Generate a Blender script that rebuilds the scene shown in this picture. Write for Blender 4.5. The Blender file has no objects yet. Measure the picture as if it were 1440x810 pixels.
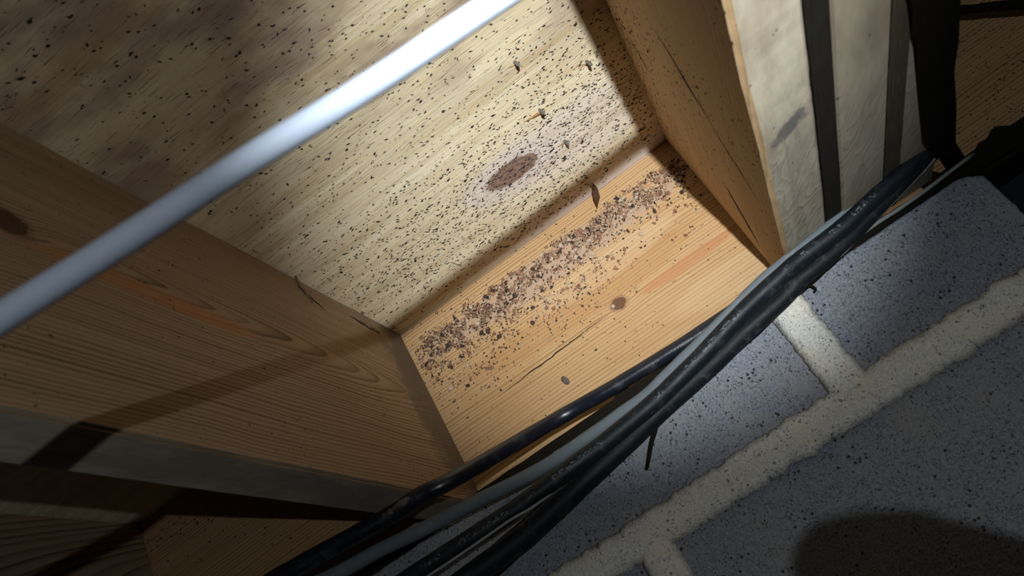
import bpy, bmesh, math, random
from mathutils import Vector, Matrix, noise as mnoise
random.seed(11)
S = bpy.context.scene
COL = S.collection

# ---------------------------------------------------------------- camera
# world: X along the block wall, Y outward to the wall, Z up; metres, camera at the origin
F = 1119.95
AX = [Vector((.8030, -.5785, -.1431)), Vector((.3834, .3175, .8673)), Vector((-.4563, -.7514, .4767))]
def ray(px, py):
    c = Vector((px - 720, py - 405, F))
    return Vector([a.dot(c) for a in AX])
def on(px, py, ax, v):              # measured point of the photograph on the plane  axis = v
    r = ray(px, py)
    return r * (v / r[ax])
def depth(P): return P[0]*AX[0][2] + P[1]*AX[1][2] + P[2]*AX[2][2]
cam = bpy.data.objects.new('camera', bpy.data.cameras.new('camera'))
COL.objects.link(cam); S.camera = cam
cam.data.sensor_width = 36; cam.data.lens = F/1440*36
cam.data.clip_start = .01
right = Vector([a[0] for a in AX]); up = -Vector([a[1] for a in AX]); back = -Vector([a[2] for a in AX])
cam.matrix_world = Matrix((right, up, back)).transposed().to_4x4()
cam.data.dof.use_dof = True; cam.data.dof.focus_distance = .83; cam.data.dof.aperture_fstop = 11

# ---------------------------------------------------------------- light
W = bpy.data.worlds.new('world'); S.world = W; W.use_nodes = True
W.node_tree.nodes['Background'].inputs[0].default_value = (.55, .6, .7, 1)
W.node_tree.nodes['Background'].inputs[1].default_value = .004
LP = Vector((.135, -.305, -.045))
def spot(name, power, size, blend, aim, rad, col):
    l = bpy.data.lights.new(name, 'SPOT'); l.energy = power; l.spot_size = math.radians(size)
    l.spot_blend = blend; l.shadow_soft_size = rad; l.color = col
    o = bpy.data.objects.new(name, l); COL.objects.link(o); o.location = LP
    o.rotation_euler = (Vector(aim) - LP).to_track_quat('-Z', 'Y').to_euler()
spot('torch_hot_spot', 78, 34, 1.0, (.005, .70, .44), .005, (.90, .96, 1.0))
spot('torch_spill', 4.6, 155, 1.0, (-.12, .70, .32), .0025, (.88, .95, 1.0))
S.view_settings.view_transform = 'Standard'; S.view_settings.look = 'None'
S.view_settings.exposure = 0; S.view_settings.gamma = 1; S.view_settings.use_curve_mapping = False

# ---------------------------------------------------------------- node expressions
class E_:
    def __init__(s, t, k): s.t, s.k = t, k
    def _m(s, op, *a):
        n = s.t.nodes.new('ShaderNodeMath'); n.operation = op
        for i, v in enumerate((s,) + a):
            if isinstance(v, E_): s.t.links.new(v.k, n.inputs[i])
            else: n.inputs[i].default_value = v
        return E_(s.t, n.outputs[0])
    def __add__(s, o): return s._m('ADD', o)
    __radd__ = __add__
    def __sub__(s, o): return s._m('SUBTRACT', o)
    def __rsub__(s, o): return (s*-1) + o
    def __mul__(s, o): return s._m('MULTIPLY', o)
    __rmul__ = __mul__
    def __truediv__(s, o): return s._m('DIVIDE', o)
    def pow(s, o): return s._m('POWER', o)
    def fract(s): return s._m('FRACT')
    def floor(s): return s._m('FLOOR')
    def abs(s): return s._m('ABSOLUTE')
    def sqrt(s): return s._m('SQRT')
    def exp(s): return s._m('EXPONENT')
    def mx(s, o): return s._m('MAXIMUM', o)
    def mn(s, o): return s._m('MINIMUM', o)
    def clamp(s): return s.mx(0).mn(1)
    def step(s, a, b):                     # smoothstep a..b
        n = s.t.nodes.new('ShaderNodeMapRange'); n.interpolation_type = 'SMOOTHSTEP'
        s.t.links.new(s.k, n.inputs[0]); n.inputs[1].default_value = a; n.inputs[2].default_value = b
        if a > b:
            n.inputs[1].default_value = b; n.inputs[2].default_value = a
            n.inputs[3].default_value = 1; n.inputs[4].default_value = 0
        return E_(s.t, n.outputs[0])
class Mat:
    def __init__(s, name, rough=.8, spec=.3):
        s.m = bpy.data.materials.new(name); s.m.use_nodes = True; s.t = s.m.node_tree
        s.b = s.t.nodes['Principled BSDF']; s.b.inputs['Roughness'].default_value = rough
        s.b.inputs['Specular IOR Level'].default_value = spec
        g = s.t.nodes.new('ShaderNodeNewGeometry'); sp = s.t.nodes.new('ShaderNodeSeparateXYZ')
        s.t.links.new(g.outputs['Position'], sp.inputs[0])
        s.P = [E_(s.t, sp.outputs[i]) for i in range(3)]
    def vec(s, a, b, c=0.0):
        n = s.t.nodes.new('ShaderNodeCombineXYZ')
        for i, v in enumerate((a, b, c)):
            if isinstance(v, E_): s.t.links.new(v.k, n.inputs[i])
            else: n.inputs[i].default_value = v
        return E_(s.t, n.outputs[0])
    def noise(s, v, scale=1, detail=3, rough=.5):
        n = s.t.nodes.new('ShaderNodeTexNoise'); s.t.links.new(v.k, n.inputs['Vector'])
        n.inputs['Scale'].default_value = scale; n.inputs['Detail'].default_value = detail
        n.inputs['Roughness'].default_value = rough
        return E_(s.t, n.outputs[0])
    def vor(s, v, scale=1, feature='F1', rnd=1, out=0):
        n = s.t.nodes.new('ShaderNodeTexVoronoi'); s.t.links.new(v.k, n.inputs['Vector']); n.feature = feature
        n.inputs['Scale'].default_value = scale; n.inputs['Randomness'].default_value = rnd
        return E_(s.t, n.outputs[out])
    def mix(s, f, a, b, blend='MIX'):
        n = s.t.nodes.new('ShaderNodeMix'); n.data_type = 'RGBA'; n.blend_type = blend
        for sock, v in ((n.inputs[0], f), (n.inputs[6], a), (n.inputs[7], b)):
            if isinstance(v, E_): s.t.links.new(v.k, sock)
            elif isinstance(v, (int, float)): sock.default_value = v
            else: sock.default_value = (*v[:3], 1)
        return E_(s.t, n.outputs[2])
    def done(s, col, bump=None, dist=.001, strength=1.0, rough=None):
        if isinstance(col, E_): s.t.links.new(col.k, s.b.inputs['Base Color'])
        else: s.b.inputs['Base Color'].default_value = (*col, 1)
        if rough is not None: s.t.links.new(rough.k, s.b.inputs['Roughness'])
        if bump is not None:
            n = s.t.nodes.new('ShaderNodeBump'); n.inputs['Strength'].default_value = strength
            n.inputs['Distance'].default_value = dist
            s.t.links.new(bump.k, n.inputs['Height']); s.t.links.new(n.outputs[0], s.b.inputs['Normal'])
        return s.m
def ell(L, H, l, h, rl, rh, rot=0):       # normalised elliptical distance
    c, s_ = math.cos(rot), math.sin(rot)
    a = (L - l)*c + (H - h)*s_; b = (H - h)*c - (L - l)*s_
    a = a/rl; b = b/rh
    return (a*a + b*b).sqrt()
def seg(L, H, l1, h1, l2, h2, w, curve=0):         # 1 inside a tapered crack
    dl, dh = l2-l1, h2-h1; n2 = dl*dl + dh*dh; n = math.sqrt(n2)
    t = (((L - l1)*dl + (H - h1)*dh)/n2).clamp()
    a = L - (t*dl + l1); b = H - (t*dh + h1)
    d = (a*a + b*b).sqrt()
    ww = (t*(1 - t)*4)*w + w*.08
    return (d/ww).step(1.2, .6)

def wood(name, ax, h0, d0, tilt, L0, spacing, light, dark, seed=0, warp=.012, fine=1.0, knots=(), cracks=(),
         streaks=(), dirt=None, contrast=.75, rough=.75, cover=None):
    M = Mat(name, rough, .25)
    L, H, D = M.P[ax[0]], M.P[ax[1]], M.P[ax[2]]
    w = M.noise(M.vec(L*2.2 + seed, H*9, D*6 + seed), 1, 2) - .5
    w2 = M.noise(M.vec(L*7 + seed*2, H*30, D*20), 1, 3) - .5
    hh = H - h0 + w*warp*2 + w2*warp*.25
    dd = (L - L0)*tilt + D - d0 + w*warp
    hh = hh + hh.mx(0)*.6
    for (l, h, rl, rh, c, *_) in knots:
        e = ell(L, H, l, h, rl*2.2, rh*2.2); e2 = (e*e*-1).exp()
        hh = hh + e2*(_[0] if _ else .02)
    r = (hh*hh + dd*dd).sqrt()/spacing
    irr = M.noise(M.vec(r*.35 + seed, 0.0, 0.0), 1, 1)*1.2
    ph = (r + irr).fract()
    late = ph.pow(2.2)*ph.step(1.0, .88)
    amp = M.noise(M.vec(r*.6 + 3.3, L*2, seed*1.0), 1, 1).step(.25, .75)*.6 + .4
    late = late*amp
    fib = M.noise(M.vec(L*18 + seed, H*1400*fine, D*1400*fine), 1, 3, .65)
    fib2 = M.noise(M.vec(L*5 + seed, H*220, D*220), 1, 2)
    blo = M.noise(M.vec(L*6 + seed, H*18, D*18), 1, 4, .6)
    col = M.mix((late*contrast*2.0 + (fib - .5)*.30 + (fib2 - .5)*.4).clamp(), light, dark)
    col = M.mix(blo.step(.35, .75)*.35, col, tuple(x*y for x, y in zip(light, (.75, .62, .50))))
    for (l, h, rl, rh, c, amt) in streaks:
        e = ell(L, H, l, h, rl, rh) + (blo - .5)*1.1
        col = M.mix(e.step(1.15, .75)*amt, col, M.mix(late*.6, c, tuple(x*.6 for x in c)))
    bh = late*-.35 + fib*.35 + fib2*.15
    for (l, h, rl, rh, c, *_) in knots:
        e = ell(L, H, l, h, rl, rh) + (M.noise(M.vec(L*220, H*220, D*220), 1, 2) - .5)*.5
        ringk = (e*3.2).fract()
        kc = M.mix(ringk*.5, c, tuple(x*.45 for x in c))
        col = M.mix(e.step(1.6, 1.0)*.5, col, tuple(x*1.3 for x in c))
        col = M.mix(e.step(1.05, .88), col, kc)
    for (l1, h1, l2, h2, wd) in cracks:
        wob = (M.noise(M.vec(L*90, H*90, D*90), 1, 3) - .5)*.004
        m = seg(L + wob, H + wob, l1, h1, l2, h2, wd)
        col = M.mix(m*.93, col, (.012, .008, .005)); bh = bh - m*2.5
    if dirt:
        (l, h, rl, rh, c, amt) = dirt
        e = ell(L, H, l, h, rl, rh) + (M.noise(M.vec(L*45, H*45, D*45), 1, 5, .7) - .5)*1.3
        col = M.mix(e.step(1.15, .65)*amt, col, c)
    # scattered tiny fly specks flat on the wood
    v = M.vor(M.vec(L*260, H*260, D*260), 1); cellmask = M.noise(M.vec(L*55, H*55, D*55), 1, 2).step(.56, .66)
    col = M.mix(v.step(.22, .12)*cellmask*.75, col, (.03, .02, .014))
    v = M.vor(M.vec(L*70 + 5, H*150, D*150), 1); cellmask = M.noise(M.vec(L*23, H*33, D*33), 1, 2).step(.52, .62)
    col = M.mix(v.step(.20, .08)*cellmask*.45, col, (.07, .04, .02))
    if cover:       # weathered grey skin on faces looking down
        g = M.t.nodes.new('ShaderNodeNewGeometry'); sp = M.t.nodes.new('ShaderNodeSeparateXYZ')
        M.t.links.new(g.outputs['True Normal'], sp.inputs[0]); nz = E_(M.t, sp.outputs[2])
        col = M.mix(nz.step(-.5, -.9), col, cover(M, L, H, D))
    return M.done(col, bh, .0007, .8)

PINE, PINED = (.36, .255, .155), (.105, .056, .028)
def grey_cover(M, X, Z, Y):
    n = M.noise(M.vec(M.P[0]*30, M.P[1]*12, 0.0), 1, 4, .6); n2 = M.noise(M.vec(M.P[0]*420, M.P[1]*60, 0.0), 1, 3)
    c = M.mix(n.step(.35, .65), (.50, .43, .31), (.31, .27, .20))
    return M.mix((n2 - .45).clamp()*.8, c, (.12, .10, .08))
m_left = wood('pine_joist_left', (1, 2, 0), .365, -.2645, .075, .27, .0036, PINE, PINED, seed=2.0, warp=.014,
    knots=[(.262, .363, .013, .009, (.09, .045, .02), .012)],
    streaks=[(.345, .352, .10, .009, (.40, .17, .065), .7), (.42, .35, .05, .006, (.42, .19, .075), .6)],
    cracks=[(.560, .447, .600, .4285, .0022), (.648, .4395, .690, .434, .0022)],
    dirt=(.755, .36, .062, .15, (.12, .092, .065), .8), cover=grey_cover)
m_rim = wood('pine_rim_board', (0, 2, 1), .20, .80, .05, .0, .0062, (.52, .335, .165), (.27, .13, .05), seed=7.0, warp=.010,
    knots=[(-.0387, .3303, .0085, .0065, (.16, .075, .04), .006)],
    streaks=[(.045, .3245, .062, .007, (.45, .21, .09), .85), (-.06, .355, .15, .022, (.42, .22, .085), .6), (-.19, .34, .05, .05, (.40, .22, .09), .4), (.0, .285, .09, .012, (.50, .29, .13), .4), (.055, .285, .07, .018, (.60, .42, .24), .35), (-.02, .375, .09, .016, (.58, .41, .25), .4)],
    cracks=[(-.20, .322, -.052, .3275, .0007)], contrast=.75, dirt=(-.08, .412, .175, .020, (.40, .28, .20), .75))
m_right = wood('pine_beam_ply', (1, 2, 0), .47, .16, -.10, .45, .0036, (.60, .41, .225), (.32, .18, .08), seed=13.0, warp=.02,
    cracks=[(.455, .355, .53, .30, .0032), (.53, .305, .585, .255, .0022), (.655, .32, .735, .282, .0045), (.545, .425, .58, .41, .0018)],
    contrast=.45, knots=[])
m_plain = wood('pine_far', (1, 2, 0), .36, -.30, .1, .4, .004, PINE, PINED, seed=21.0, warp=.014)

# pale plywood-like underside of the beam planks
def pale_under(name, seed, tone, knot=None):
    M = Mat(name, .8, .25); X, Y, Z = M.P
    w = M.noise(M.vec(X*24 + Y*10 + seed, Y*5 - X*6, 0.0), 1, 3, .5)
    ring = (w*16).fract(); band = ring.pow(2)*ring.step(1, .85)
    big = M.noise(M.vec(X*28 + seed, Y*9, 0.0), 1, 4, .55)
    fine = M.noise(M.vec(X*700, Y*90, Z*300), 1, 3, .6)
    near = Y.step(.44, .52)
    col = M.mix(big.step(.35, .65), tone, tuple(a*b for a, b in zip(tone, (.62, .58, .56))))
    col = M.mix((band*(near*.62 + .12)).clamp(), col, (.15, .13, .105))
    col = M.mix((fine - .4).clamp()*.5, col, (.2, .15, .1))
    col = M.mix(near*.5, col, (.25, .225, .175))  # weathered grey towards the rim, plus light falloff put into the colour
    st = M.noise(M.vec(X*70 + seed, Y*7, 0.0), 1, 3).step(.56, .62)
    col = M.mix(st*.28, col, (.16, .12, .09))
    rel = M.noise(M.vec(X*420, Y*520, 0.0), 1, 6, .75)*(ell(X, Y, .131, .475, .016, .05, .1).step(1.3, .4))
    if knot:
        e = ell(X, Y, knot[0], knot[1], .017, .0085, -.6) + (M.noise(M.vec(X*140, Y*90, 0.0), 1, 4, .7) - .5)*1.5
        col = M.mix(e.step(1.3, .5)*.85, col, (.085, .078, .078))
        col = M.mix(((e*2.4).fract().step(.8, 1)*e.step(2.0, 1.0))*.5, col, (.10, .07, .05))
    v = M.vor(M.vec(X*150, Y*110, 0.0), 1); k = M.noise(M.vec(X*40, Y*40, 0.0), 1, 1).step(.56, .62)
    col = M.mix(v.step(.2, .1)*k*.7, col, (.05, .035, .025))
    return M.done(col, band*.5*near + fine*.2 + rel*2.0, .0006, .9)
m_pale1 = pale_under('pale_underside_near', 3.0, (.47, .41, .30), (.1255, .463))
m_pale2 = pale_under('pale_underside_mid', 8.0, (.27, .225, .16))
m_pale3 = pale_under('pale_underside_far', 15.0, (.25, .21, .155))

def two_face(under, side):     # plank: sawn pine on its sides, pale weathered skin below
    return (side, under)

def ribbed(name, c1, c2, s):
    M = Mat(name, .85, .2); X, Y, Z = M.P
    r = M.noise(M.vec(X*900, Y*14, Z*500), 1, 3, .6); n = M.noise(M.vec(X*60 + s, Y*25, 0.0), 1, 4)
    return M.done(M.mix((r*.6 + n*.5 - .1).clamp(), c1, c2), r*1.5 + n, .0016, 1)
m_dark_ply = ribbed('dark_ply_edge', (.004, .0035, .0025), (.026, .020, .012), 1.0)  # recess shade of the plywood strips put into their dark colour
m_brown_ply = ribbed('brown_ply_edge', (.03, .024, .015), (.085, .066, .042), 5.0)
m_felt_shade = ribbed('black_felt_and_shade', (.006, .005, .003), (.020, .014, .008), 9.0)  # felt of the sills; also colours the strip of shade under the beam

# subfloor plywood
def ply():
    M = Mat('subfloor_plywood', .8, .25); X, Y, Z = M.P
    wx = M.noise(M.vec(X*8, Y*8, 0.0), 1, 2)*.02
    k = ell(X, Y, -.046, .639, .029, .0160, .05)
    bulge = (k*k*-.22).exp()
    Yw = Y + wx + bulge*.012
    st = M.noise(M.vec(X*14, Yw*330, 0.0), 1, 4, .6)
    st2 = M.noise(M.vec(X*3.2, Yw*60, 0.0), 1, 3)
    dash = M.noise(M.vec(X*45, Yw*520, 3.0), 1, 2).step(.60, .72)
    blo = M.noise(M.vec(X*7, Y*12, 1.0), 1, 3, .5)
    cream, yel = (.85, .74, .52), (.72, .54, .28)
    col = M.mix(st.step(.42, .72)*.75, cream, yel)
    col = M.mix((st2 - .42).clamp()*1.6, col, (.50, .36, .20))
    col = M.mix(dash*.45, col, (.34, .24, .13))
    lil = (ell(X, Y, .02, .655, .11, .05) + (blo - .5)*1.5)
    col = M.mix(lil.step(1.4, .5)*.45, col, (.80, .71, .66))
    col = M.mix((Y + (blo - .5)*.03).step(.722, .748)*(X.step(-.2, -.06))*.75, col, (.74, .64, .61))
    # mauve-brown patches, and a browner, darker tone towards the camera side
    far = (Y - X*.35).step(.62, .36)
    pat = M.noise(M.vec(X*8 + 3.1, Y*13 + .6, 0.0), 1, 4, .55)
    
    col = M.mix(far*.5, col, (.47, .36, .20))
    col = M.mix(pat.step(.44, .62)*far.step(.1, .8)*.8, col, (.27, .18, .135))
    ygl = M.noise(M.vec(X*3 + 4, Yw*38 + 2, 0.0), 1, 2).step(.55, .68)
    col = M.mix(ygl*.35, col, (.42, .27, .10))
    # knot
    kn = k + (M.noise(M.vec(X*120, Y*260, 0.0), 1, 4, .7) - .5)*.55
    halo = (k*2.4 + st*.3).fract().pow(2)
    col = M.mix(k.step(2.4, 1.3)*.7, col, M.mix(halo*.8, (.74, .65, .58), (.52, .41, .36)))
    kc = M.mix((k*3.1 + blo).fract(), (.33, .21, .14), (.17, .105, .08))
    col = M.mix(kn.step(1.08, .95), col, kc)
    # faint tiny soot dots
    v = M.vor(M.vec(X*170, Y*300, 0.0), 1); km = M.noise(M.vec(X*25, Y*35, 0.0), 1, 2).step(.45, .65)
    col = M.mix(v.step(.24, .12)*km*.6, col, (.06, .05, .04))
    return M.done(col, st*.5 + dash*-.5 + (st2 - .5)*.3, .0012, .9)
m_ply = ply()

# concrete block and mortar
def masonry(name, c1, c2, pit, seed):
    M = Mat(name, .95, .15); X, Y, Z = M.P; v3 = M.vec(X + seed, Y, Z)
    n = M.noise(v3, 520, 3, .7); n2 = M.noise(v3, 26, 4, .6); n3 = M.noise(v3, 170, 3, .6)
    col = M.mix(n.step(.3, .7), c1, c2)
    col = M.mix(n2.step(.45, .7)*.55, col, tuple(x*y for x, y in zip(c2, (1.0, .90, .74))))
    v = M.vor(v3, 190); k = M.noise(v3, 60, 1).step(.52, .60)
    p1 = v.step(.24, .12)*k
    v = M.vor(v3, 480); p2 = v.step(.30, .16)*M.noise(v3, 140, 1).step(.48, .58)
    pits = (p1 + p2*.8).clamp()*pit
    col = M.mix(pits*.9, col, (.035, .035, .04))
    bright = M.vor(v3, 260).step(.2, .1)*M.noise(v3, 90, 1).step(.58, .64)
    col = M.mix(bright*.35, col, (.6, .6, .62))
    return M.done(col, n*.8 + n3*.8 - pits*1.6, .0014, 1)
m_block = masonry('concrete_block', (.165, .178, .205), (.33, .347, .385), 1, .0)
m_mortar = masonry('mortar', (.56, .54, .49), (.84, .81, .74), .6, 3.0)

def plain(name, c, rough=.7, spec=.3, c2=None, sc=200):
    M = Mat(name, rough, spec)
    if c2 is None: c2 = tuple(x*.6 for x in c)
    n = M.noise(M.vec(*M.P), sc, 3)
    return M.done(M.mix(n.step(.3, .7), c, c2), n, .0003, .5)
def cable_mat(name, c, dust, rough, spec, prints=0, dustc=(.30, .31, .31)):
    M = Mat(name, rough, spec)
    uv = M.t.nodes.new('ShaderNodeUVMap'); sp = M.t.nodes.new('ShaderNodeSeparateXYZ'); M.t.links.new(uv.outputs[0], sp.inputs[0])
    U, V = E_(M.t, sp.outputs[0]), E_(M.t, sp.outputs[1])
    p = M.vec(*M.P); n = M.noise(p, 90, 4, .7); n2 = M.noise(p, 700, 2)
    col = M.mix((n.step(.52, .75)*dust).clamp(), c, dustc)
    if prints:      # worn, unreadable print: short strokes in a narrow line along the sheath
        band = ((V - prints).abs()).step(.045, .03)
        glyph = M.noise(M.vec(U*430, V*22, 0.0), 1, 1).step(.52, .56)
        gap = M.noise(M.vec(U*45, 0.0, 5.0), 1, 1).step(.47, .52)*M.noise(M.vec(U*14, 2.0, 5.0), 1, 0).step(.42, .5)
        col = M.mix(band*glyph*gap*.3, col, (.30, .32, .33))
    return M.done(col, n*.6 + n2*.5, .0004, .6, rough=(n*.35 + (rough - .15)).clamp())
m_black = cable_mat('black_sheath', (.005, .008, .011), .10, .50, .3, .50)
m_black2 = cable_mat('black_sheath_dusty', (.006, .008, .010), .14, .55, .25)
m_gloss = cable_mat('black_sheath_glossy', (.007, .009, .016), .10, .30, .6)
m_rub = cable_mat('brown_black_rubber', (.010, .0085, .005), .03, .9, .1, 0, (.05, .04, .025))
m_grey = cable_mat('grey_sheath', (.13, .15, .165), .3, .7, .2, 0, (.30, .33, .33))
m_thin = cable_mat('thin_grey_sheath', (.22, .235, .22), .3, .6, .3)
m_white = cable_mat('white_sheath', (.34, .385, .46), .3, .6, .2, 0, (.29, .33, .40))
m_speck = plain('speck_black', (.014, .012, .012), .8, .15, (.03, .024, .02))
CR = [plain('crumb_brown', (.26, .135, .075), .7, .3, (.15, .075, .045), 500), plain('crumb_tan', (.44, .29, .18), .7, .3, (.30, .18, .11), 500),
      plain('crumb_dark', (.055, .036, .026), .7, .3, (.025, .018, .014), 500), plain('crumb_cream', (.52, .40, .29), .7, .3, (.36, .27, .19), 500),
      plain('crumb_rust', (.32, .16, .09), .7, .3, (.2, .10, .06), 500)]
m_nail = plain('nail_steel', (.30, .33, .33), .35, .5, (.10, .11, .11), 900)
m_nail.node_tree.nodes['Principled BSDF'].inputs['Metallic'].default_value = .7
m_splint = plain('fresh_splinter', (.72, .50, .26), .7, .3, (.55, .34, .16), 300)
m_brown = plain('brown_splinter', (.22, .12, .065), .5, .4, (.12, .06, .03), 300)
m_caster = plain('caster_dark', (.02, .02, .02), .5, .3)  # for the unseen slab added to cast a shadow

# ---------------------------------------------------------------- object helpers
def tag(o, label=None, cat=None, group=None, kind=None):
    if label: o['label'] = label
    if cat: o['category'] = cat
    if group: o['group'] = group
    if kind: o['kind'] = kind
    return o
def link(name, me, mat, parent=None, loc=None):
    o = bpy.data.objects.new(name, me); COL.objects.link(o)
    for m in (mat if isinstance(mat, (list, tuple)) else [mat]): me.materials.append(m)
    if loc is not None: o.location = loc
    if parent: o.parent = parent
    return o
def empty(name, loc, label=None, cat=None, group=None, kind=None):
    o = bpy.data.objects.new(name, None); o.empty_display_size = .02; COL.objects.link(o); o.location = loc
    return tag(o, label, cat, group, kind)
def finish(bm, name, mat, parent=None, origin=None, smooth=False):
    """mesh given in world coordinates; origin moved to its base"""
    if origin is None:
        xs = [v.co for v in bm.verts]
        origin = Vector(((min(v.x for v in xs)+max(v.x for v in xs))/2, (min(v.y for v in xs)+max(v.y for v in xs))/2, min(v.z for v in xs)))
    for v in bm.verts: v.co -= origin
    me = bpy.data.meshes.new(name); bm.to_mesh(me); bm.free()
    for p in me.polygons: p.use_smooth = smooth
    o = link(name, me, mat, None, origin)
    if parent: o.parent = parent; o.location = origin - parent.location
    return o
def board(name, x0, x1, y0, y1, z0, z1, mat, parent=None, bev=.003, under=False, wane=None, cuts=None):
    bm = bmesh.new(); bmesh.ops.create_cube(bm, size=1)
    for v in bm.verts:
        v.co = Vector(((x0+x1)/2 + v.co.x*(x1-x0), (y0+y1)/2 + v.co.y*(y1-y0), (z0+z1)/2 + v.co.z*(z1-z0)))
    if cuts:
        ax, n = cuts
        es = [e for e in bm.edges if abs((e.verts[0].co - e.verts[1].co)[ax]) > .9*((x1-x0), (y1-y0), (z1-z0))[ax]]
        bmesh.ops.subdivide_edges(bm, edges=es, cuts=n)
    if bev:
        es = [e for e in bm.edges if len(e.link_faces) == 2 and e.calc_face_angle(0) > 1]
        bmesh.ops.bevel(bm, geom=es, offset=bev, segments=1 if under else 2, affect='EDGES', clamp_overlap=True)
    if cuts:
        for v in bm.verts:
            q = v.co*Vector((9, 9, 9)); v.co.x += mnoise.noise(q)*.0009; v.co.z += mnoise.noise(q + Vector((7, 3, 1)))*.0009
            q = v.co*60; v.co.x += mnoise.noise(q)*.0004; v.co.z += mnoise.noise(q + Vector((7, 3, 1)))*.0004
    bm.normal_update()
    if under:
        for f in bm.faces:
            if f.normal.z < -.3 and not (bev > .003 and f.normal.x < -.3): f.material_index = 1
    return finish(bm, name, mat, parent)

# ---------------------------------------------------------------- setting and timber
ZT, ZB, RY = .456, .232, .762
XL, XR = -.2645, .1037
tag(board('ceiling', -1.3, 1.15, -.85, .80, ZT, ZT+.018, m_ply, bev=0), 'underside of the plywood subfloor, pale and speckled with black dots', kind='structure')
rim = board('rim_board', -1.3, 1.15, RY, .80, ZB, ZT-.0004, m_rim, bev=.0015)
tag(rim, 'honey-coloured pine rim board standing on the wall, crumb pile stuck along its top', 'rim board')
jl = board('floor_joist', XL-.038, XL, -.8, RY-.0005, ZB, ZT-.0004, m_left, bev=.002, cuts=(1, 80))
tag(jl, 'large pine joist at left with dense brown grain and a round dark knot', 'joist')
jf = board('floor_joist', -.709, -.671, -.8, RY-.0005, ZB, ZT-.0004, m_plain, bev=.002)
tag(jf, 'dim far joist beyond the gap at the lower left corner', 'joist')

beam = empty('support_beam', (.174, -.02, ZB), 'built-up beam of planks and dark plywood strips right of the crumb pile', 'beam')
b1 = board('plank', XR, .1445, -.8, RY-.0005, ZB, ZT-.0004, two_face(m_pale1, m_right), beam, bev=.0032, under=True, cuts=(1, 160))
b1['label'] = 'pine plank with splits on its side and a pale knotted underside'
board('plywood_strip', .1448, .1585, -.8, RY-.001, ZB+.0009, ZT-.0004, m_dark_ply, beam, bev=0, cuts=(1, 120))['label'] = 'ribbed plywood edge coloured black for its recess shade'
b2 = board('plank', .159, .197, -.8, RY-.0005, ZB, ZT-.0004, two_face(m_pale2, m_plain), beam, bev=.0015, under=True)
board('plywood_strip', .1975, .2115, -.8, RY-.001, ZB+.0007, ZT-.0004, m_brown_ply, beam, bev=0, cuts=(1, 120))['label'] = 'plywood edge coloured dark brown for its recess shade'
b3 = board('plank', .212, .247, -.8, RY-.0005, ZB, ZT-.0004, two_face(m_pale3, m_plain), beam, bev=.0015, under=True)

# black strip standing in for shade over the outer plank's underside
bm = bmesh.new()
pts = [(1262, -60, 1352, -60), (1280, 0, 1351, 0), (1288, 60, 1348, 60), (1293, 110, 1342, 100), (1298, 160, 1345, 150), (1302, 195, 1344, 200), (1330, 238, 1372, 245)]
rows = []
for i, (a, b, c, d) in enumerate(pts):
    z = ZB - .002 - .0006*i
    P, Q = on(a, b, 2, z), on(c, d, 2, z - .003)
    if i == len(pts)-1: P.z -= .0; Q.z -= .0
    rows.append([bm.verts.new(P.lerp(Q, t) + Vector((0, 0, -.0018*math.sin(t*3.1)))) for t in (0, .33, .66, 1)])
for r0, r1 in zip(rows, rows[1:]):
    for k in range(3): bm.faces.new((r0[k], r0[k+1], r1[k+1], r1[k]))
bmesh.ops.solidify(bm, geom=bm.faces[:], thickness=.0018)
felt = finish(bm, 'shade_strip', m_felt_shade)  # stands in for shade, not a piece of felt
tag(felt, 'black strip standing in for shade under the beam edge at upper right', 'felt')

# sill plate under the rim, wrapped in black felt, and the bare shim block beside it
def ragged_strip(name, x0, x1, y0, y1, z0, z1, mat, tabs=()):
    bm = bmesh.new(); n = int((x1-x0)/.006); top = []; bot = []
    for i in range(n+1):
        x = x0 + (x1-x0)*i/n; q = Vector((x*40, 1, 0))
        zt = z1 + mnoise.noise(q)*.0016
        for (a, b, h) in tabs:
            if a < x < b: zt += h*(1 - abs((x-a)/(b-a)*2 - 1)**3)
        top.append([bm.verts.new((x, y, zt)) for y in (y0, y0+.004)] + [bm.verts.new((x, y1, z1))])
        bot.append([bm.verts.new((x, y0, z0)), bm.verts.new((x, y1, z0))])
    for i in range(n):
        t, u, b, c = top[i], top[i+1], bot[i], bot[i+1]
        for f in ((b[0], c[0], u[0], t[0]), (t[0], u[0], u[1], t[1]), (t[1], u[1], u[2], t[2]), (t[2], u[2], c[1], b[1]), (b[1], c[1], c[0], b[0])):
            bm.faces.new(f)
    for t, b in ((top[0], bot[0]), (top[-1], bot[-1])): bm.faces.new((b[0], t[0], t[1], t[2], b[1]))
    bmesh.ops.recalc_face_normals(bm, faces=bm.faces[:])
    return finish(bm, name, mat)
ZS = .2085
s1 = ragged_strip('sill_plate', -1.3, .176, .700, .760, ZS, .2285, m_felt_shade, tabs=[(-.088, -.072, .009)])
tag(s1, 'black felt-wrapped sill strip behind the cables, left of the bare shim', 'sill plate')
s2 = ragged_strip('sill_plate', .236, 1.1, .700, .760, ZS, .2315, m_felt_shade, tabs=[(.30, .318, .006)])
tag(s2, 'black felt-wrapped sill strip at far right beyond the beam', 'sill plate')
sh = board('wood_shim', .1775, .2345, .7, .76, ZS, .2312, m_rim, bev=.001)
tag(sh, 'small bare tan wood shim between thin wires below the beam', 'shim')

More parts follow.
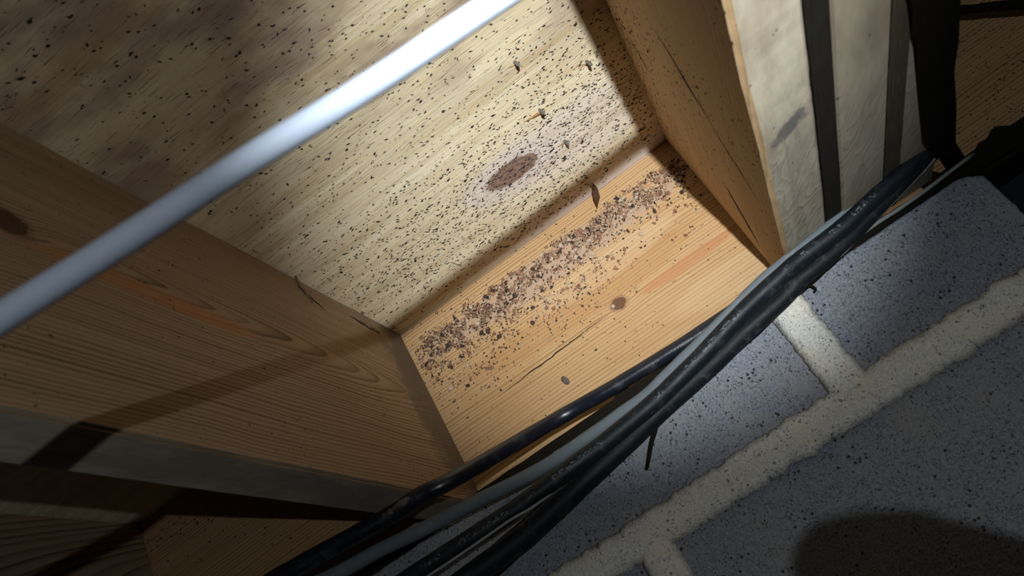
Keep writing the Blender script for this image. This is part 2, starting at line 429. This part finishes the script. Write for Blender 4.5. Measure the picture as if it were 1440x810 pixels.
# ---------------------------------------------------------------- block wall
WY = .665
wall = empty('wall_front', (0, WY+.07, -.20), 'grey concrete block wall with pale mortar joints', kind='structure')
def block(x0, x1, z0, z1, jag=.0012, depth_=.14, corner=None):
    bm = bmesh.new(); out = []
    def side(ax, a, b, c, sgn, n):
        for i in range(n):
            t = a + (b-a)*i/n
            off = mnoise.noise(Vector((t*130, c*77, 2)))*jag*1.0 + mnoise.noise(Vector((t*420, c*77, 5)))*jag*.7
            out.append((t, c + off) if ax == 0 else (c + off, t))
    nx, nz = max(8, int((x1-x0)/.003)), max(8, int((z1-z0)/.003))
    side(0, x0, x1, z0, 1, nx); side(1, z0, z1, x1, 1, nz); side(0, x1, x0, z1, 1, nx); side(1, z1, z0, x0, 1, nz)
    if corner:
        out = [(x, min(z, z1 - (max(0, x - (x1-corner))**2)/corner*.5)) for x, z in out]
    f = [bm.verts.new((x, WY, z)) for x, z in out]
    cx, cz = (x0+x1)/2, (z0+z1)/2
    g = [bm.verts.new((cx + (x-cx)*(1 - .0016/(x1-x0)*2), WY-.0012, cz + (z-cz)*(1 - .0016/(z1-z0)*2))) for x, z in out]
    b = [bm.verts.new((x, WY+depth_, z)) for x, z in out]
    n = len(out); bm.faces.new(list(reversed(g)) if False else g); bm.faces.new(list(reversed(b)))
    for i in range(n):
        j = (i+1) % n
        bm.faces.new((f[i], f[j], g[j], g[i])); bm.faces.new((b[i], b[j], f[j], f[i]))
    bmesh.ops.recalc_face_normals(bm, faces=bm.faces[:])
    return finish(bm, 'concrete_block', m_block, wall)
ZJ0, ZJ1 = .0965, .1165           # thick bed joint
block(.0865, .262, ZJ1, .2075, corner=.02)
block(-.400, .0685, ZJ1, .2075)
block(-.805, -.418, ZJ1, .2075)
block(-.1105, .264, -.094, ZJ0)
block(-.520, -.1285, -.094, ZJ0)
block(-.93, -.538, -.094, ZJ0)
block(.0865, .262, -.30, -.112); block(-.317, .0685, -.30, -.112)
# mortar: one grid mesh a little behind and in places smeared over the block edges
bm = bmesh.new()
def strip(pts_a, pts_b, y):
    n = len(pts_a); m = 6; g = []
    for i in range(n):
        row = []
        for k in range(m+1):
            t = k/m; x = pts_a[i][0]*(1-t) + pts_b[i][0]*t; z = pts_a[i][1]*(1-t) + pts_b[i][1]*t
            edge = 1 - abs(2*t-1)**6
            row.append(bm.verts.new((x, WY + .002 - (y+.002)*edge - mnoise.noise(Vector((x*300, z*300, 1)))*.0006*edge - mnoise.noise(Vector((x*90, z*90, 1)))*.0006*edge, z)))
        g.append(row)
    for i in range(n-1):
        for k in range(m): bm.faces.new((g[i][k], g[i+1][k], g[i+1][k+1], g[i][k+1]))
def nz(t, s, a): return (mnoise.noise(Vector((t*60, s, 0)))*1.0 + mnoise.noise(Vector((t*260, s, 3)))*.6)*a
xs = [-.93 + i*.0025 for i in range(478)]
strip([(x, ZJ0 - .0014 + nz(x, 1, .0044)) for x in xs], [(x, ZJ1 + .0014 + nz(x, 2, .0044)) for x in xs], .0011)
strip([(x, -.112 + nz(x, 3, .0015)) for x in xs], [(x, -.094 + nz(x, 4, .0015)) for x in xs], .0016)
def vstrip(xc, w, z0, z1, s, y=.0010):
    n = int((z1-z0)/.0025); zs = [z0 + (z1-z0)*i/n for i in range(n+1)]
    strip([(xc + w + nz(z, s, .0040), z) for z in zs], [(xc - w + nz(z, s+1, .0018), z) for z in zs], y)
vstrip(.0785, .0108, ZJ1-.003, .206, 11); vstrip(-.409, .0108, ZJ1-.003, .206, 13)
vstrip(-.1195, .0112, -.096, ZJ0+.003, 15); vstrip(-.529, .0108, -.096, ZJ0+.003, 17)
bmesh.ops.recalc_face_normals(bm, faces=bm.faces[:])
mo = finish(bm, 'mortar', m_mortar, wall, smooth=True)
mo.modifiers.new('thickness', 'SOLIDIFY').thickness = .008
mo.modifiers['thickness'].offset = -1

# ---------------------------------------------------------------- cables
def spline(P, n=10):
    out = []
    Q = [P[0]*2 - P[1]] + P + [P[-1]*2 - P[-2]]
    for i in range(1, len(Q)-2):
        for k in range(n):
            t = k/n; a, b, c, d = Q[i-1], Q[i], Q[i+1], Q[i+2]
            out.append(.5*((2*b) + (c-a)*t + (2*a-5*b+4*c-d)*t*t + (3*b-3*c+d-a)*t**3))
    out.append(P[-1]); return out
def tube(name, P, R, mat, parent=None, seg_=20, flat=1.0, n=10, rough_=0.0):
    P = spline(P, n); Rs = [R[0] + (R[1]-R[0])*i/(len(P)-1) for i in range(len(P))]
    bm = bmesh.new(); uvl = bm.loops.layers.uv.new('UVMap'); rings = []; dist = 0; T0 = None; ds = []
    ref = Vector((0, -1, 0))
    for i, p in enumerate(P):
        t = (P[min(i+1, len(P)-1)] - P[max(i-1, 0)]).normalized()
        a = (ref - t*ref.dot(t)).normalized(); b = t.cross(a)
        if i: dist += (p - P[i-1]).length
        ds.append(dist); r = Rs[i]; row = []
        for k in range(seg_):
            th = 2*math.pi*k/seg_ - math.pi
            rr = r*(1 + rough_*mnoise.noise(Vector((dist*60, math.cos(th)*2, math.sin(th)*2 + i*0))))
            row.append(bm.verts.new(p + a*math.cos(th)*rr*flat + b*math.sin(th)*rr))
        rings.append(row)
    for i in range(len(P)-1):
        for k in range(seg_):
            j = (k+1) % seg_
            f = bm.faces.new((rings[i][k], rings[i+1][k], rings[i+1][j], rings[i][j]))
            for l, uv in zip(f.loops, ((ds[i], k/seg_), (ds[i+1], k/seg_), (ds[i+1], (k+1)/seg_), (ds[i], (k+1)/seg_))): l[uvl].uv = uv
    for row in (rings[0], rings[-1]): bm.faces.new(row)
    bmesh.ops.recalc_face_normals(bm, faces=bm.faces[:])
    return finish(bm, name, mat, parent, smooth=True)
def trace(pts): return [on(x, y, 1, d) for x, y, d in pts]
def rad(px, x, y, d): return px*depth(on(x, y, 1, d))/F

# the white cable close to the camera (its line comes from its position in the photo and its shadow)
wc = []
for px, py in ((0, 448), (180, 335), (355, 222), (520, 120), (700, 0)):
    r = ray(px, py); wc.append(r*(-.0896/(.0205*r.x + .4351*r.y - .9001*r.z)))
d0 = wc[0] - wc[1]; d1 = wc[-1] - wc[-2]
wc = [wc[0] + d0*5, wc[0] + d0*2] + wc + [wc[-1] + d1*2, wc[-1] + d1*6]
o = tube('cable', wc, (.0044, .0042), m_white); tag(o, 'white cable crossing in the foreground from left edge to top', 'cable')

c1 = [(330, 848, .57), (399, 808, .575), (443, 783, .58), (506, 749, .587), (560, 718, .594), (592, 696, .596), (632, 677, .604), (704, 636, .64),
      (784, 589, .688), (851, 551, .688), (918, 511, .686), (967, 480, .684), (1009, 452, .682), (1050, 425, .682), (1110, 385, .684), (1200, 318, .686)]
o = tube('cable', trace(c1), (rad(12.5, 443, 783, .64), rad(9.5, 1000, 455, .68)), m_gloss, rough_=.04)
tag(o, 'uppermost black cable, glossy at lower left, running over the tan rim board', 'cable')
# frayed knot of old tape on that cable
for k, (px, py, s) in enumerate(((566, 708, 1.0), (547, 722, .8))):
    bm = bmesh.new(); bmesh.ops.create_icosphere(bm, subdivisions=3, radius=1)
    ctr = on(px, py, 1, .588); ax_ = (on(620, 680, 1, .60) - on(506, 749, 1, .587)).normalized(); rot = Vector((1, 0, 0)).rotation_difference(ax_)
    for v in bm.verts:
        q = Vector((v.co.x*.011*s, v.co.y*.0035, v.co.z*.0032)); q *= 1 + .35*mnoise.noise(v.co*2.3 + Vector((k*5, 0, 0)))
        v.co = ctr + rot @ q
    oo = finish(bm, 'tape_scrap', plain('tape_brown', (.13, .09, .075), .6, .4, (.03, .025, .022), 160) if k == 0 else bpy.data.materials['tape_brown'], smooth=True)
    oo.parent = o; oo.location = oo.location - o.location
    oo['label'] = 'brown frayed tape scrap'

c2 = [(380, 850, .59), (474, 806, .60), (531, 775, .605), (590, 747, .61), (663, 709, .615), (756, 662, .625), (829, 614, .63), (873, 582, .635), (909, 556, .64), (940, 525, .642), (984, 482, .643),
      (1033, 433, .643), (1078, 389, .643), (1139, 340, .645), (1199, 291, .65), (1243, 260, .655), (1273, 237, .66), (1300, 222, .67), (1318, 214, .68)]
o = tube('cable', trace(c2), (rad(11, 600, 740, .61), rad(6.5, 1200, 290, .645)), m_grey, rough_=.05)
tag(o, 'blue-grey cable along the upper side of the black bundle', 'cable')
c3 = [(520, 850, .60), (600, 797, .605), (665, 755, .61), (730, 712, .617), (807, 655, .625), (851, 622, .628), (918, 567, .63), (951, 536, .63), (984, 503, .63), (1011, 474, .63), (1056, 427, .63), (1100, 387, .63),
      (1124, 366, .632), (1184, 320, .635), (1228, 280, .64), (1273, 240, .648), (1305, 206, .655), (1322, 192, .658), (1330, 190, .664)]
c3 = [(x, y, d - .013) for x, y, d in c3]
o = tube('cable', trace(c3), (rad(13.5, 665, 755, .60), rad(11.5, 1200, 300, .622)), m_black, rough_=.03)
tag(o, 'black cable with worn print, topmost black one of the bundle', 'cable')
c4 = [(570, 880, .605), (660, 812, .612), (730, 760, .62), (781, 715, .625), (833, 666, .63), (880, 623, .634), (940, 566, .636), (1000, 513, .637), (1044, 470, .637), (1100, 420, .637), (1124, 394, .637), (1151, 372, .638),
      (1184, 344, .64), (1228, 299, .645), (1270, 255, .65), (1305, 222, .66), (1322, 210, .668)]
c4 = [(x, y, d - .001) for x, y, d in c4]
o = tube('cable', trace(c4), (rad(18, 730, 760, .62), rad(10, 1200, 320, .64)), m_black2, rough_=.03)  # widened at lower left to fill the shaded gap in the bundle
tag(o, 'thick dusty black cable below the printed one in the bundle', 'cable')
c5 = [(600, 900, .645), (690, 806, .648), (755, 746, .65), (791, 707, .65), (835, 663, .65), (885, 611, .65), (918, 582, .65), (988, 522, .65), (1044, 472, .65), (1096, 425, .652), (1133, 392, .656), (1184, 356, .664),
      (1240, 318, .672), (1300, 279, .678), (1350, 246, .68), (1400, 216, .68), (1460, 180, .68), (1600, 90, .68)]
c5 = [(x - max(0, (900-x)*.03), y - max(0, (900-x)*.03), d + (.0 if x < 900 else .004 if d < .655 else .006)) for x, y, d in c5]
o = tube('cable', trace(c5), (rad(20, 755, 746, .65), rad(7, 1240, 318, .66)), m_rub, rough_=.10)  # extra thickness at lower left stands in for shade beside the bundle
tag(o, 'dull brown-black rubber cable resting against the block wall, thickened in place of shade', 'cable')
c6 = [(1122, 398, .652), (1160, 377, .645), (1184, 358, .638), (1228, 314, .644), (1270, 270, .65), (1305, 234, .655), (1329, 206, .66), (1340, 196, .68)]
o = tube('wire', trace(c6), (rad(1.7, 1200, 320, .64),)*2, m_thin, seg_=10)
tag(o, 'thin pale wire hugging the bundle above the tan shim', 'wire')
c7 = [(1180, 352, .655), (1233, 314, .66), (1264, 294, .662), (1305, 265, .665), (1335, 242, .668), (1359, 224, .67), (1366, 219, .69), (1372, 216, .73)]
o = tube('wire', trace(c7), (rad(2.8, 1300, 265, .66),)*2, m_thin, seg_=12)
tag(o, 'pale grey wire below the tan shim beside the block corner', 'wire')
c8 = [(560, 836, .575), (610, 805, .579), (665, 768, .585), (717, 732, .590), (748, 714, .596), (790, 684, .616)]
o = tube('wire', trace(c8), (rad(1.8, 665, 768, .61),)*2, m_thin, seg_=10)
tag(o, 'thin pale wire between two black cables at bottom', 'wire')
c9 = [(1230, 16, .745), (1345, 14, .735), (1395, 9, .73), (1460, 3, .73), (1600, -20, .73)]
o = tube('cable', trace(c9), (rad(6.5, 1400, 9, .73),)*2, m_rub, rough_=.25)
tag(o, 'short black cable across the rim board in the top right corner', 'cable')
# dark strand dangling in front of the blocks
dg = [on(927, 575, 1, .655), on(922, 600, 1, .658), on(914, 632, 1, .66), on(909, 661, 1, .661)]
o = tube('dangling_strip', dg, (rad(5, 920, 600, .66), rad(2.6, 908, 660, .66)), m_rub, seg_=8, flat=.3, rough_=.3)
tag(o, 'narrow dark strip dangling from the cables over the blocks', 'strip')
dg = [on(1134, 404, 1, .655), on(1141, 402, 1, .656), on(1147, 406, 1, .657), on(1146, 411, 1, .658)]
o = tube('wire_stub', dg, (rad(1.6, 1141, 402, .655), rad(1.6, 1141, 402, .655)), m_rub, seg_=8)
tag(o, 'tiny hooked black stub at the cable edge above the head joint', 'wire stub')

# ---------------------------------------------------------------- nail tips through the subfloor
def nail(px, py, lean, ln, label, chip):
    base = on(px, py, 2, ZT); root = empty('nail_tip', base, label, 'nail', 'nail tips poking through the subfloor')
    bm = bmesh.new(); prof = [(0, .0013), (.4, .00145), (.72, .0016), (.85, .0012), (1, .0002)]; rings = []
    ln3 = Vector(lean)*ln
    for t, r in prof:
        c = base + ln3*t - Vector((0, 0, .0))
        rings.append([bm.verts.new(c + Vector((math.cos(a)*r, math.sin(a)*r*.6, 0))) for a in [k*math.pi/4 for k in range(8)]])
    for a, b in zip(rings, rings[1:]):
        for k in range(8): bm.faces.new((a[k], a[(k+1) % 8], b[(k+1) % 8], b[k]))
    bm.faces.new(rings[0]); bm.faces.new(rings[-1]); bmesh.ops.recalc_face_normals(bm, faces=bm.faces[:])
    finish(bm, 'shank', m_nail, root)
    if chip:
        (l, w, h) = chip; bm = bmesh.new(); n = 8; rows = []
        for i in range(n+1):
            t = i/n; x = base.x + .004 - l*t; ww = w*math.sin(math.pi*min(.96, t*.8 + .18))
            z = ZT - h*(1-t)**1.5 - .0004
            rows.append([bm.verts.new((x, base.y + .001 + s*ww + t*.002*math.sin(t*3), z - (.0006 if s == 0 else 0))) for s in (-1, 0, 1)])
        for a, b in zip(rows, rows[1:]):
            for k in range(2): bm.faces.new((a[k], a[k+1], b[k+1], b[k]))
        bmesh.ops.solidify(bm, geom=bm.faces[:], thickness=.0005)
        finish(bm, 'splinter', m_splint, root)
nail(723, 86, (.12, -.2, -1), .010, 'nail tip nearest the white cable poking through the subfloor', (.010, .0010, .002))
nail(824, 85, (.10, -.2, -1), .011, 'nail tip beside the shadow edge, right of its neighbours', (.014, .0010, .002))
nail(758, 153, (.10, -.2, -1), .011, 'nail tip with a long orange splinter, just above the big knot', (.022, .0020, .004))
nail(793, 197, (.16, -.2, -1), .010, 'nail tip among dense black specks right of the knot', (.012, .0014, .002))
# brown splinter standing off the rim top
root = empty('brown_flake', on(836, 262, 1, RY), 'brown curled flake standing off the top of the crumb pile', 'flake')
bm = bmesh.new()
tip = [on(841, 289, 1, .735), on(844, 277, 1, .738), on(840, 264, 1, .742), on(834, 257, 1, .746), on(832, 264, 1, .745), on(835, 278, 1, .74)]
f = bm.faces.new([bm.verts.new(p) for p in tip]); bmesh.ops.solidify(bm, geom=[f], thickness=.001)
finish(bm, 'flake_body', m_brown, root)
tube('stalk', [on(834, 262, 1, .745), on(826, 264, 1, .752), on(817, 266, 1, .761)], (.0009, .0003), m_brown, root, seg_=8)
tube('stalk', [on(833, 258, 1, .745), on(829, 253, 1, .752), on(826, 250, 1, .761)], (.0007, .0003), m_brown, root, seg_=8)
# gray cocoon on the rim near the upper cable
bm = bmesh.new(); bmesh.ops.create_icosphere(bm, subdivisions=2, radius=1); c = on(795, 535, 1, RY)
for v in bm.verts:
    q = Vector((v.co.x*.0035, v.co.y*.0015, v.co.z*.0058)); q.rotate(Matrix.Rotation(-.35, 3, 'Y')); v.co = c + q*(1 + .2*mnoise.noise(v.co*2))
o = finish(bm, 'cocoon', plain('cocoon_grey', (.15, .12, .09), .9, .1, (.08, .065, .05), 700), smooth=True)
tag(o, 'small grey cocoon on the rim board just above the upper cable', 'cocoon')
# dark splinters lifted from the left joist
for pts, lab in (([(411, 381), (420, 397), (430, 411), (434, 428)], 'upper dark torn splinter on the left joist edge'),
                 ([(505, 432), (513, 447), (522, 459), (529, 472)], 'lower dark torn splinter near the joist corner')):
    P = [on(x, y, 0, XL + .0012) for x, y in pts]; P[-1].x += .004
    o = tube('torn_splinter', P, (.0014, .0009), m_brown, None, seg_=8, rough_=.5)
    o.parent = jl; o.location = o.location - jl.location; o['label'] = lab

# ---------------------------------------------------------------- crumbs and specks
rnd = random.Random(5)
def lumps(n, fn):
    bm = bmesh.new()
    for _ in range(n): fn(bm)
    return bm
OCT = [Vector(v) for v in ((1,0,0),(-1,0,0),(0,1,0),(0,-1,0),(0,0,1),(0,0,-1))]
OF = ((0,2,4),(2,1,4),(1,3,4),(3,0,4),(2,0,5),(1,2,5),(3,1,5),(0,3,5))
def grain(bm, c, a, b, h, rot, plane, mi=0):
    """tiny faceted lump on a plane: plane = axis of its normal"""
    vs = []
    for v in OCT:
        u, w, t = v.x*a, v.y*b, v.z*h
        k = 1 + rnd.uniform(-.25, .25)
        u, w = (u*math.cos(rot) - w*math.sin(rot))*k, (u*math.sin(rot) + w*math.cos(rot))*k
        q = {2: Vector((u, w, t)), 1: Vector((u, t, w)), 0: Vector((t, u, w))}[plane]
        vs.append(bm.verts.new(c + q))
    for f in OF: bm.faces.new([vs[i] for i in f]).material_index = mi
def ok_sub(px, py):
    P = on(px, py, 2, ZT); return (P if XL + .001 < P.x < XR - .001 and P.y < RY - .002 and py > -60 else None)
def ok_rim(px, py, lo=XL, hi=XR):
    P = on(px, py, 1, RY); return (P if lo < P.x < hi and ZB + .002 < P.z < ZT - .001 else None)
def g2(px, py, cx, cy, sa, sb, ang=-.62):
    dx, dy = px-cx, py-cy; a = dx*math.cos(ang) + dy*math.sin(ang); b = -dx*math.sin(ang) + dy*math.cos(ang)
    return math.exp(-.5*((a/sa)**2 + (b/sb)**2))
bm = bmesh.new(); cnt = 0
while cnt < 3800:
    px, py = rnd.uniform(0, 960), rnd.uniform(-40, 480)
    P = ok_sub(px, py)
    if not P: continue
    d = .045 + .09*g2(px, py, 640, 200, 280, 120) + .95*g2(px, py, 640, 335, 120, 48) + .9*g2(px, py, 820, 215, 85, 30) + .55*g2(px, py, 830, 130, 90, 45) + .35*g2(px, py, 760, 300, 60, 25)
    d *= .25 + 1.5*max(0, mnoise.noise(Vector((P.x*60, P.y*110, 0))) + .45)
    if px < 420: d *= .55
    if P.y > .752: d *= .25
    if rnd.random() > d: continue
    s = rnd.choice((.0007, .0009, .0011, .0013)) * (1.5 if rnd.random() < .05 else 1)
    grain(bm, P, s*rnd.uniform(1.0, 1.9), s*rnd.uniform(.55, .9), s*.5, rnd.gauss(.1, .5), 2); cnt += 1
for px, py in [(280, 13), (180, 45), (194, 45), (364, 35), (295, 55), (270, 62), (332, 79), (398, 75), (407, 72), (347, 148), (361, 148), (358, 165), (468, 9), (203, 159), (263, 132), (101, 22), (192, 80), (298, 172), (325, 194), (424, 210)]:
    P = ok_sub(px, py)
    if P: grain(bm, P, .0016, .0011, .0008, rnd.uniform(-1, 1), 2)
o = finish(bm, 'dark_specks', m_speck); tag(o, 'scatter of tiny black specks over the pale plywood subfloor', 'specks', kind='stuff')

bm = bmesh.new()
for nm, n, fn, pl in (('l', 330, lambda x, y: on(x, y, 0, XL), 0), ('r', 700, lambda x, y: on(x, y, 0, XR), 0)):
    cnt = 0; dense = nm == 'r'
    while cnt < n:
        px, py = (rnd.uniform(0, 700), rnd.uniform(150, 720)) if nm == 'l' else (rnd.uniform(850, 1110), rnd.uniform(-20, 380))
        P = fn(px, py)
        if not (ZB+.002 < P.z < ZT-.002 and P.y < RY-.002): continue
        if dense and rnd.random() > .12 + .9*math.exp(-((ZT - P.z)/.05)**1.5)*(.4 + .6*(P.y > .5)): continue
        if not dense and rnd.random() > .3 + .7*(P.y > .45): continue
        s = rnd.choice((.0006, .0008, .0010)) * (1.6 if rnd.random() < .06 else 1)
        grain(bm, P, s*rnd.uniform(1, 1.8), s*.8, s*.4, rnd.gauss(-.2, .5), 0); cnt += 1
o = finish(bm, 'dark_specks', m_speck); tag(o, 'loose tiny black specks on the side faces of both joists', 'specks', kind='stuff')

# rim: small grains (countless) + the 300 largest crumbs one by one
def band(px, py):          # density of the crumb pile along the rim top
    P = ok_rim(px, py)
    if not P: return None, 0
    t = P.x; zc = .4245 + .004*mnoise.noise(Vector((t*30, 0, 0)))           # ridge height of the pile
    dz = P.z - zc
    up_ = math.exp(-.5*(dz/.0048)**2) if dz > 0 else math.exp(-.5*(dz/(.0165 if t < -.12 else .0125))**2)
    tail = .11*math.exp(-.5*((P.z-.385)/.022)**2)*(1 if t < -.03 else .35)
    end = min(1, max(0, (t - XL - .003)/.012))*min(1, max(0, (XR + .004 - t)/.02))
    clump = max(0, .62 + 1.5*mnoise.noise(Vector((P.x*70, P.z*110, 4))))
    return P, (up_ + tail)*end*clump
bm = bmesh.new(); cnt = 0
while cnt < 6000:
    px, py = rnd.uniform(570, 1000), rnd.uniform(200, 600)
    P, d = band(px, py)
    if not P or rnd.random() > d: continue
    s = rnd.uniform(.0007, .0018)
    grain(bm, P + Vector((0, -s*.35*rnd.random(), 0)), s, s*.8, s*.8, rnd.uniform(0, 3), 1, rnd.choice((0, 0, 1, 1, 2, 2, 2, 3, 3, 4) if P.x > -.13 else (0, 0, 1, 2, 2, 2, 2, 3, 4))); cnt += 1
cnt = 0
while cnt < 620:            # thin spread of black dots and flakes lower on the board
    px, py = rnd.uniform(570, 1110), rnd.uniform(200, 720)
    P = ok_rim(px, py)
    if not P or rnd.random() > .12 + .88*(P.z > .33)*(P.x < -.04): continue
    s = rnd.uniform(.0005, .0012); grain(bm, P, s*1.3, s*.8, s*.5, rnd.uniform(-1, 2), 1, 2 if rnd.random() < .5 else rnd.choice((1, 3))); cnt += 1
o = finish(bm, 'fine_debris', CR); tag(o, 'fine brown and black debris spread along the lit rim board', 'debris', kind='stuff')
bm = bmesh.new(); cnt = 0
while cnt < 360:            # same dirt in the dim left bay and on the right bay's rim
    lo = rnd.random() < .85
    px, py = (rnd.uniform(150, 560), rnd.uniform(700, 810)) if lo else (rnd.uniform(1340, 1440), rnd.uniform(0, 200))
    P = on(px, py, 1, RY)
    if not (ZB < P.z < ZT) or -.31 < P.x < .26: continue
    if lo and rnd.random() > .06 + math.exp(-.5*(((P.z-.425)/.014)**2 + ((P.x+.60)/.05)**2)): continue
    s = rnd.uniform(.0007, .0018) if lo else rnd.uniform(.0004, .0011); grain(bm, P, s*1.2, s*.8, s*.6, rnd.uniform(-1, 2), 1, rnd.choice((2, 2, 0, 1)) if lo else 2); cnt += 1
o = finish(bm, 'fine_debris', CR); tag(o, 'fine dark debris on the rim in the dim outer bays', 'debris', kind='stuff')

crumb_meshes = []
for i in range(15):
    bm = bmesh.new(); bmesh.ops.create_icosphere(bm, subdivisions=1, radius=1)
    for v in bm.verts:
        v.co *= 1 + .55*mnoise.noise(v.co*1.4 + Vector((i*9.1, 0, 0)))
        v.co.y *= .65
    me = bpy.data.meshes.new('crumb'); bm.to_mesh(me); bm.free()
    me.materials.append(CR[(0, 1, 2, 3, 4, 0, 1, 2, 1, 4, 0, 2, 3, 1, 4)[i]]); crumb_meshes.append(me)
cnt = 0; placed = []
while cnt < 300:
    px, py = rnd.uniform(570, 1000), rnd.uniform(200, 600)
    P, d = band(px, py)
    if not P or rnd.random() > d: continue
    s = rnd.uniform(.0018, .0030)
    if any((P - Q).length < (s + q)*.72 for Q, q in placed): continue
    placed.append((P, s))
    i = rnd.randrange(15)
    if P.x < -.1 and rnd.random() < .3: i = rnd.choice((2, 7, 11, 0))
    if i in (2, 7, 11) and rnd.random() < .45: i = rnd.choice((0, 1, 4, 5, 6))
    o = bpy.data.objects.new('crumb', crumb_meshes[i]); COL.objects.link(o)
    o.location = P + Vector((0, -s*.35, 0)); o.scale = (s*rnd.uniform(.9, 1.3), s, s*rnd.uniform(.7, 1)); o.rotation_euler = (rnd.uniform(-.3, .3), rnd.uniform(0, 6.28), rnd.uniform(-.3, .3))
    tone = ('brown', 'tan', 'near-black', 'pale cream', 'rust-brown')[(0, 1, 2, 3, 4, 0, 1, 2, 1, 4, 0, 2, 3, 1, 4)[i]]
    part = 'left end' if P.x < -.14 else ('middle' if P.x < -.02 else 'right end')
    tag(o, tone + ' crumb in the ' + part + ' of the pile along the rim board top', 'crumb', tone + ' crumbs, ' + part + ' of the pile on the rim board'); cnt += 1

# ---------------------------------------------------------------- unseen slab added beside the camera, its rounded outline made to shade the blocks
out = [(.084, -.17), (.0800, -.05), (.0800, -.028), (.0825, -.0205), (.0875, -.0172), (.0935, -.0163), (.102, -.0190), (.1116, -.0245), (.1257, -.040), (.150, -.075), (.165, -.17)]
bm = bmesh.new(); a = [bm.verts.new((x, -.010, z)) for x, z in out]; b = [bm.verts.new((x, -.001, z)) for x, z in out]
bm.faces.new(a); bm.faces.new(list(reversed(b)))
for i in range(len(out)):
    j = (i+1) % len(out); bm.faces.new((a[i], b[i], b[j], a[j]))
bmesh.ops.recalc_face_normals(bm, faces=bm.faces[:])
o = finish(bm, 'shadow_caster', m_caster); tag(o, 'unseen dark slab added beside the lens to shade the lower blocks', 'shadow_caster')
